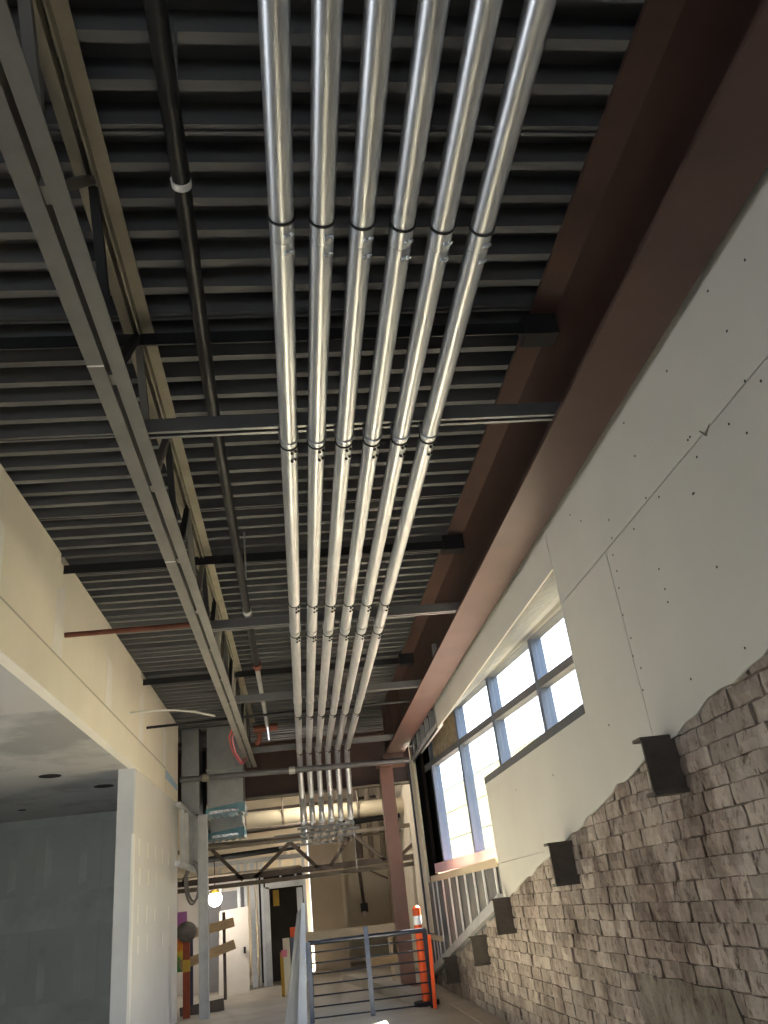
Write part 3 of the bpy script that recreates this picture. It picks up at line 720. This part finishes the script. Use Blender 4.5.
# ducts with wrapped ends
def duct(name, lab, x0, x1, z0, z1, y0, y1, film):
    t = thing(name, lab, 'duct', ((x0 + x1) / 2, (y0 + y1) / 2, z0))
    obj('duct_body', G().box(x0, x1, y0, y1, z0, z1), 'duct', t)
    obj('flange', G().box(x0 - 0.02, x1 + 0.02, y0 - 0.02, y1 + 0.02, (z0 + z1) / 2 - 0.02, (z0 + z1) / 2 + 0.02) if film else G().box(x0 - 0.02, x1 + 0.02, y0 - 0.02, y1 + 0.02, z0 + 0.0, z0 + 0.05), 'duct', t)
    if film:
        w = G(); n = 10
        for k in range(n):
            a = x0 - 0.03 + (x1 - x0 + 0.06) * k / n; b = x0 - 0.03 + (x1 - x0 + 0.06) * (k + 1) / n
            w.prism([(a, z0 - 0.03 + 0.03 * (k % 2)), (b, z0 - 0.03 + 0.03 * ((k + 1) % 2)), (b, z0 + 0.11 + 0.008 * k), (a, z0 + 0.11 + 0.008 * (k - 1))], 'y', y0 - 0.025 - 0.012 * (k % 3), y1 + 0.02)
        obj('film_wrap', w, 'blue_film', t)
        obj('film_fold', G().prism([(x0 + 0.02, z0 - 0.01), (x1 - 0.08, z0 + 0.01), (x1 - 0.12, z0 + 0.06), (x0 + 0.05, z0 + 0.045)], 'y', y0 - 0.06, y0 - 0.05), 'shiny_film', t)
    else:
        obj('open_end', G().box(x0 + 0.04, x1 - 0.04, y0 + 0.04, y1 - 0.04, z0 - 0.005, z0 + 0.001), 'ring_black', t)
    return t
duct('duct_drop', 'plain grey sheet metal duct drop beside the left wall corner', -2.38, -2.02, 2.05, 3.78, 17.5, 18.2, False)
duct('duct_drop', 'large grey sheet metal duct drop wrapped in blue film', -1.86, -1.13, 2.02, 3.78, 17.55, 18.3, True)
duct('duct_branch', 'lower duct end wrapped in blue film, left one of the pair', -2.45, -2.02, 1.68, 2.1, 19.0, 19.8, True)
duct('duct_branch', 'lower duct end wrapped in blue film, right one of the pair', -1.95, -1.25, 1.68, 2.12, 19.0, 19.8, True)
tag(obj('duct_gap_panel', rect(201, 752, 206, 815, 18.25, 0.05), 'ring_black'), 'black vertical panel between the two grey duct drops', 'panel')

# cream round duct across the hall
t = thing('round_duct', 'cream insulated round duct crossing the far hall', 'duct', (0.3, 21, 1.95))
a, b = line((190, 826), (421, 803), 21)
obj('duct_body', G().tube([a, tuple((np.array(a) + b) / 2), b], 0.185, 20), 'duct_cream', t, True)
for px in (216, 244, 281, 356):
    q = np.array(a) + (np.array(b) - a) * (px - 190) / 231
    obj('strap', G().tube([tuple(q - [0.03, 0, 0]), tuple(q + [0.03, 0, 0])], 0.192, 20), 'tan_pipe', t, True)
    obj('hanger_rod', G().tube([(q[0], 20.8, q[2]), (q[0], 20.8, 3.9)], 0.015, 8), 'tan_pipe', t, True)

# roof truss of the far hall
t = thing('roof_truss', 'low brown steel truss with diagonal webs crossing the far hall', 'truss', (0, 20.2, 0.7))
def tb(nm, p, q, w, m='brown_steel', dy=0.0): a, b = line(p, q, 20.2 + dy); return obj(nm, G().bar(a, b, 0.10, w), m, t)
tb('top_chord', (176, 853), (436, 822), 0.09, 'tan_pipe')
tb('bottom_chord', (176, 885), (436, 854), 0.12)
tb('bottom_chord', (176, 892), (436, 861), 0.09, 'tan_pipe', 0.12)
for p, q in (((212, 850), (243, 880)), ((290, 842), (255, 878)), ((290, 842), (318, 868)), ((352, 834), (330, 866)), ((352, 834), (385, 860)), ((432, 826), (398, 858)), ((196, 852), (182, 886))):
    tb('web_member', p, q, 0.08)
# brown risers
for px, w, lab in ((358, 9, 'darkest, leftmost'), (370, 7, 'middle'), (382, 7, 'rightmost')):
    tag(obj('riser_pipe', G().tube([(onY(px - 1, 812, 22.5)[0], 22.5, 3.9), tuple(onY(px + 2, 858, 22.5))], w * 0.011, 10), 'brown_steel' if px == 358 else 'tan_pipe', None, True), 'brown vertical riser behind the truss, %s of three' % lab, 'riser')
# pipes at several heights
pipes = [((246, 800), (424, 781), 20.6, 0.03, 'tan_pipe', 'tan pipe just above the cream round duct'),
         ((208, 846), (300, 836), 19.5, 0.045, 'tan_pipe', 'pale straight pipe below the wrapped duct ends'),
         ((206, 860), (300, 846), 22.1, 0.07, 'dark_steel', 'dark pipe behind the truss top chord'),
         ((244, 832), (312, 823), 20.0, 0.05, 'brown_steel', 'brown pipe left of the dropped conduits'),
         ((340, 824), (424, 811), 22.0, 0.07, 'dark_steel', 'dark pipe right of the dropped conduits'),
         ((340, 838), (424, 828), 22.1, 0.03, 'tan_pipe', 'thin pale pipe in front of the brown risers'),
         ((176, 880), (300, 866), 21.6, 0.03, 'tan_pipe', 'thin tan pipe behind the truss bottom chord carrying the work light'),
         ((244, 812), (430, 790), 23.0, 0.04, 'brown_steel', 'brown pipe behind the cream round duct')]
for p, q, Y, r, m, lab in pipes:
    a, b = line(p, q, Y); tag(obj('service_pipe', G().tube([a, b], r, 10), m, None, True), lab, 'pipe', 'service pipes of the far hall')
# light thin rod right of the conduits
q = onY(354, 820, 18.6)

# framed partition with the door
pt = thing('stud_partition', 'bright galvanized stud partition with a framed doorway', 'partition', (-1.2, 22.4, -EYE))
for x0, y0, x1, y1, m in ((237, 862, 240, 908, 'galv'), (245, 862, 248, 986, 'galv'), (251, 862, 256, 988, 'galv'), (258, 862, 260, 988, 'galv_dull'), (262, 862, 265, 988, 'galv'), (279, 858, 281, 877, 'galv'), (294, 857, 296, 877, 'galv'), (219, 868, 221, 892, 'galv'), (305, 856, 308, 986, 'galv')):
    obj('stud', rect(x0, y0, x1, y1, 22.4, 0.1), m, pt)
obj('top_track', rect(205, 858, 308, 862, 22.4, 0.12), 'galv_dull', pt)
fr = obj('door_header', rect(265, 877, 305, 887, 22.36, 0.18), 'galv_dull', pt)
obj('door_jamb', rect(265, 887, 271, 989, 22.36, 0.18), 'galv_dull', pt)
obj('door_jamb', rect(299, 887, 305, 986, 22.36, 0.18), 'galv_dull', pt)
obj('partition_panel_and_glow', rect(208, 876, 238, 892, 22.6, 0.05), 'white_board', pt)  # pale sheet stands in for the work light's glow on the wall
obj('partition_panel_and_glow', rect(222, 888, 246, 990, 22.7, 0.05), 'grey_panel', pt)
sobj('doorway_shade', rect(258, 868, 308, 992, 23.8, 0.1), 'dark_wall')  # dark sheet stands in for the unlit space behind the doorway
tag(obj('wall_board', rect(176, 884, 203, 1002, 23.2, 0.06), 'white_board'), 'tall cream drywall board at far left behind the metal post', 'board')
tag(obj('wall_board', rect(203, 896, 222, 996, 23.0, 0.06), 'grey_panel'), 'grey wall panel behind the work light', 'board')
dr = thing('leaning_door', 'pale door slab leaning against the stud partition', 'door slab', (onY(235, 985, 22.0)[0], 22.0, -EYE))
xa, xb = onY(219, 950, 22)[0], onY(249, 950, 22)[0]
obj('slab', G().add([(xa, 21.75, -EYE), (xb, 21.75, -EYE), (xb, 22.25, 0.30), (xa, 22.25, 0.26), (xa, 21.81, -EYE), (xb, 21.81, -EYE), (xb, 22.31, 0.30), (xa, 22.31, 0.26)], [(0, 1, 2, 3), (7, 6, 5, 4), (0, 4, 5, 1), (1, 5, 6, 2), (2, 6, 7, 3), (3, 7, 4, 0)]), 'white_board', dr)
q = onY(245, 950, 21.9)
obj('latch', G().box(q[0] - 0.03, q[0] + 0.02, 21.86, 21.95, q[2] - 0.07, q[2] + 0.07), 'dark_steel', dr)
tag(obj('orange_cable_bundle', rect(273, 890, 279, 906, 23.69, 0.11), 'yellow_paint'), 'small orange bundle hanging inside the dark doorway', 'cable')

# work light hung from the truss
q = onY(215, 899, 21.6)
wlm = thing('work_light', 'glaring round work light hanging at far left', 'work light', (q[0], 21.6, q[2] - 0.2))
obj('bulb', G().sphere((q[0], 21.6, q[2]), 0.17, 16, 10), 'lamp_glow', wlm, True)
obj('cage_top', G().tube([(q[0], 21.6, q[2] + 0.12), (q[0], 21.6, q[2] + 0.26)], [0.14, 0.05], 12), 'yellow_paint', wlm, True)
obj('cord', G().tube([(q[0], 21.6, q[2] + 0.26), (q[0] - 0.02, 21.6, 3.9)], 0.012, 6), 'ring_black', wlm, True)
ld = bpy.data.lights.new('work_light_lamp', 'POINT'); ld.energy = WORK; ld.color = (1.0, 0.88, 0.72); ld.shadow_soft_size = 0.12
lo_ = bpy.data.objects.new('work_light_lamp', ld); C.objects.link(lo_); lo_.parent = wlm
lo_.location = [a - b for a, b in zip(W((q[0], 21.3, q[2] - 0.05)), ORG[wlm.name])]

# added fill lamp, out of view behind the cross beam, brightening the far hall
pl = thing('fill_lamp', 'caged site lamp hanging high behind the cross beam', 'lamp', (0.4, 19.8, 2.75))  # added fill lamp, out of view, not a site lamp of the hall
obj('bulb', G().sphere((0.4, 19.8, 2.9), 0.10, 14, 8), 'lamp_glow', pl, True)
obj('socket', G().tube([(0.4, 19.8, 2.98), (0.4, 19.8, 3.12)], [0.06, 0.04], 10), 'ring_black', pl, True)
obj('cord', G().tube([(0.4, 19.8, 3.12), (0.4, 19.8, 3.985)], 0.012, 6), 'ring_black', pl, True)
l2 = bpy.data.lights.new('fill_lamp_light', 'POINT'); l2.energy = FILL; l2.color = (1.0, 0.88, 0.72); l2.shadow_soft_size = 0.1
l2o = bpy.data.objects.new('fill_lamp_light', l2); C.objects.link(l2o); l2o.parent = pl
l2o.location = [a - b for a, b in zip(W((0.4, 19.8, 2.76)), ORG[pl.name])]

# galvanized post and framed bulkhead at the wall corner
t = thing('metal_post', 'tall galvanized metal post beyond the left wall corner', 'post', (-1.77, 16.9, -EYE))
pa = onY(204, 1010, 16.9)
obj('post_web', G().box(pa[0] - 0.07, pa[0] + 0.08, 16.9, 16.915, -EYE, 1.95), 'galv_dull', t)
obj('post_flange', G().box(pa[0] - 0.085, pa[0] - 0.07, 16.88, 17.0, -EYE, 1.95), 'galv_dull', t)
obj('post_flange', G().box(pa[0] + 0.08, pa[0] + 0.095, 16.88, 17.0, -EYE, 1.95), 'galv', t)
t = thing('bulkhead_framing', 'close-set metal studs of a hanging bulkhead frame beside the left wall', 'stud framing', (-2.05, 18.4, 1.1))
for px in (182, 186.5, 191, 195.5, 199.5, 203):
    p0 = onX(px, 868, -2.16)
    if p0[1] > 18.9: continue
    obj('stud', G().box(-2.20, -2.12, p0[1] - 0.012, p0[1] + 0.012, 1.06, 1.98), 'galv_dull', t)
y0 = onX(180, 862, -2.16)[1]; y1 = min(onX(204, 870, -2.16)[1], 18.8)
obj('bottom_track', G().box(-2.21, -2.11, y0 - 0.3, y1 + 0.1, 0.98, 1.06), 'galv', t)
obj('top_track', G().box(-2.21, -2.11, y0 - 0.3, y1 + 0.1, 1.98, 2.04), 'galv', t)
# cable coil
ctr = onY(192, 884, 17.4)
pts = [(ctr[0] + 0.13 * math.cos(a), 17.4 + 0.05 * math.sin(2 * a), ctr[2] + 0.36 * math.sin(a)) for a in np.linspace(0, 2 * math.pi, 25)]
g = G().tube(pts, 0.022, 8); g.tube([(p[0] + 0.03, p[1] + 0.04, p[2] + 0.05) for p in pts], 0.022, 8); g.tube([(ctr[0], 17.4, ctr[2] + 0.36), (ctr[0], 17.4, 0.98)], 0.01, 6)
tag(obj('cable_coil', g, 'grey_cable', None, True), 'coil of dark cable hanging beside the metal post', 'cable')

# timber barrier, painted post with ball, banner
t = thing('timber_barrier', 'two-plank timber barrier behind the metal post', 'barrier', (-1.7, 18.2, -EYE))
for p, q in (((180, 937), (234, 922)), ((180, 966), (235, 944))):
    a, b = line(p, q, 17.9); obj('plank', G().bar(a, b, 0.06, 0.17), 'wood', t)
obj('upright', rect(223, 912, 226, 1000, 18.0, 0.05), 'brown_steel', t)
obj('upright', rect(190, 925, 193, 1016, 18.0, 0.05), 'rail_post', t)
obj('kick_plank', G().bar(*line((180, 1014), (224, 1004), 18.0), 0.05, 0.2), 'brown_steel', t)
t = thing('painted_post', 'red and yellow painted post topped by a grey ball', 'post', (onY(186, 1000, 17.5)[0], 17.5, -EYE))
xp = onY(186.5, 990, 17.5)[0]
obj('shaft', G().box(xp - 0.06, xp + 0.06, 17.45, 17.55, -EYE, -0.25), 'red_paint', t)
obj('paint_band', G().box(xp - 0.063, xp + 0.063, 17.447, 17.553, -0.75, -0.55), 'yellow_paint', t)
qb = onY(187, 913, 17.5)
obj('ball', G().sphere((xp, 17.5, -0.08), 0.20, 18, 12, 0.9), 'grey_ball', t, True)
tag(obj('banner', rect(176, 912, 187, 972, 17.935, 0.02), 'banner'), 'multicoloured banner of orange, yellow and pink at the wall edge', 'banner')

# ------------------------------------------------------------------ guard rail
gr = thing('guard_rail', 'dark blue-grey steel guard rail with thin horizontal bars', 'railing', (0.9, 14.0, -EYE))
GY = 14.0
obj('top_rail', G().tube([(0.02, GY + 0.1, -0.435), (1.0, GY, -0.445), (1.86, GY - 0.1, -0.455)], 0.035, 12), 'rail_dark', gr, True)
for x, z1, m in ((0.02, -0.42, 'rail_post'), (0.93, -0.30, 'rail_post'), (1.84, -0.44, 'rail_dark')):
    obj('post', G().box(x - 0.035, x + 0.035, GY - 0.03 + 0.1 * (0.93 - x), GY + 0.03 + 0.1 * (0.93 - x), -EYE, z1), m, gr)
for z in (-0.58, -0.725, -0.87, -1.015, -1.16, -1.305, -1.45):
    obj('bar', G().tube([(0.02, GY + 0.1, z + 0.01), (1.84, GY - 0.1, z)], 0.011, 8), 'rail_dark', gr, True)
# leaning steel and pale post
t = thing('leaning_channel', 'pale grey metal channels leaning beside the left end of the guard rail', 'metal channel', (-0.25, 14.4, -EYE))
tp = onY(299.5, 906, 14.5)
obj('channel', G().add([(-0.40, 13.9, -EYE), (-0.19, 13.9, -EYE), (tp[0] + 0.05, 14.6, tp[2]), (tp[0] - 0.05, 14.6, tp[2] - 0.1), (-0.40, 13.96, -EYE), (-0.19, 13.96, -EYE), (tp[0] + 0.05, 14.66, tp[2]), (tp[0] - 0.05, 14.66, tp[2] - 0.1)], [(0, 1, 2, 3), (7, 6, 5, 4), (0, 4, 5, 1), (1, 5, 6, 2), (2, 6, 7, 3), (3, 7, 4, 0)]), 'pale_grey', t)
obj('channel', G().add([(-0.20, 13.75, -EYE), (-0.06, 13.75, -EYE), (tp[0] + 0.09, 14.5, tp[2] + 0.04), (tp[0] + 0.03, 14.5, tp[2] + 0.04), (-0.20, 13.8, -EYE), (-0.06, 13.8, -EYE), (tp[0] + 0.09, 14.55, tp[2] + 0.04), (tp[0] + 0.03, 14.55, tp[2] + 0.04)], [(0, 1, 2, 3), (7, 6, 5, 4), (0, 4, 5, 1), (1, 5, 6, 2), (2, 6, 7, 3), (3, 7, 4, 0)]), 'pale_blue', t)
# delineator and red post
t = thing('delineator_post', 'orange traffic delineator with a white reflective band', 'delineator', (1.72, 14.35, -EYE))
dx = onY(422, 960, 14.35)[0]
obj('tube', G().tube([(dx, 14.35, -EYE + 0.05), (dx, 14.35, -0.13)], 0.065, 16), 'orange', t, True)
obj('reflective_band', G().tube([(dx, 14.35, -0.38), (dx, 14.35, -0.25)], 0.068, 16), 'white_band', t, True)
obj('top_grip', G().tube([(dx, 14.35, -0.13), (dx, 14.35, -0.10)], [0.065, 0.03], 16), 'orange', t, True)
obj('base', G().tube([(dx, 14.35, -EYE), (dx, 14.35, -EYE + 0.06)], 0.2, 20), 'ring_black', t, True)
p0 = onY(429, 935, 13.8); p1 = onY(436, 1015, 13.8)
tag(obj('warning_post', G().bar((p1[0], 13.8, -EYE), (p0[0], 13.8, p0[2]), 0.05, 0.05, (0, 1, 0)), 'orange'), 'slim orange-red upright at the right end of the guard rail', 'post')

# timber boards and oddments beyond the guard
t = thing('timber_rail', 'wide pale timber board fixed across in front of the cream wall', 'timber rail', (1, 18.6, -EYE))
obj('board', G().bar(*line((305, 939), (398, 929), 18.6), 0.05, 0.24), 'wood_pale', t)
obj('upright', rect(309, 946, 313, 1005, 18.62, 0.06), 'rail_post', t)
obj('upright', rect(391, 930, 395, 1005, 18.66, 0.06), 'wood_pale', t)
obj('board', G().bar(*line((368, 963), (402, 957), 18.6), 0.05, 0.14), 'wood', t)
tag(obj('concrete_kerb', G().prism([(1.62, 14.6), (1.9, 14.6), (1.1, 21), (0.75, 21)], 'z', -EYE, -EYE + 0.16), 'concrete'), 'low white concrete kerb running along the floor behind the guard rail', 'kerb')
cbx = thing('conduit_box', 'electrical box on a thin conduit fixed to the cream wall', 'electrical box', (onY(364, 910, 26.9)[0], 26.9, onY(364, 915, 26.9)[2]))
obj('conduit', G().tube([tuple(onY(359, 868, 26.9)), tuple(onY(364, 905, 26.9))], 0.05, 8), 'brown_steel', cbx, True)
obj('box', rect(361, 903, 368, 912, 26.85, 0.12), 'dark_steel', cbx)
obj('socket', rect(363, 911, 366, 916, 26.84, 0.12), 'white_band', cbx)
tag(obj('sagging_wire', G().tube([tuple(onY(363, 868, 26.7)), tuple(onY(378, 874, 26.8)), tuple(onY(392, 880, 26.9))], 0.02, 6), 'brown_steel', None, True), 'dark wire running diagonally across the cream wall', 'cable')
t = thing('site_barricade', 'narrow yellow-cream upright with red top beside the dark doorway', 'barricade', (-0.6, 19, -EYE))
obj('upright', rect(284, 938, 291, 1004, 19.0, 0.1), 'cream', t)
obj('upright', rect(281, 952, 285, 1002, 19.2, 0.08), 'yellow_paint', t)
obj('red_top', rect(290, 927, 297, 937, 19.1, 0.12), 'orange', t)
obj('blue_panel', rect(291, 937, 296, 958, 19.1, 0.1), 'rail_dark', t)
obj('red_label', rect(281, 950, 287, 957, 18.98, 0.02), 'pink_cable', t)
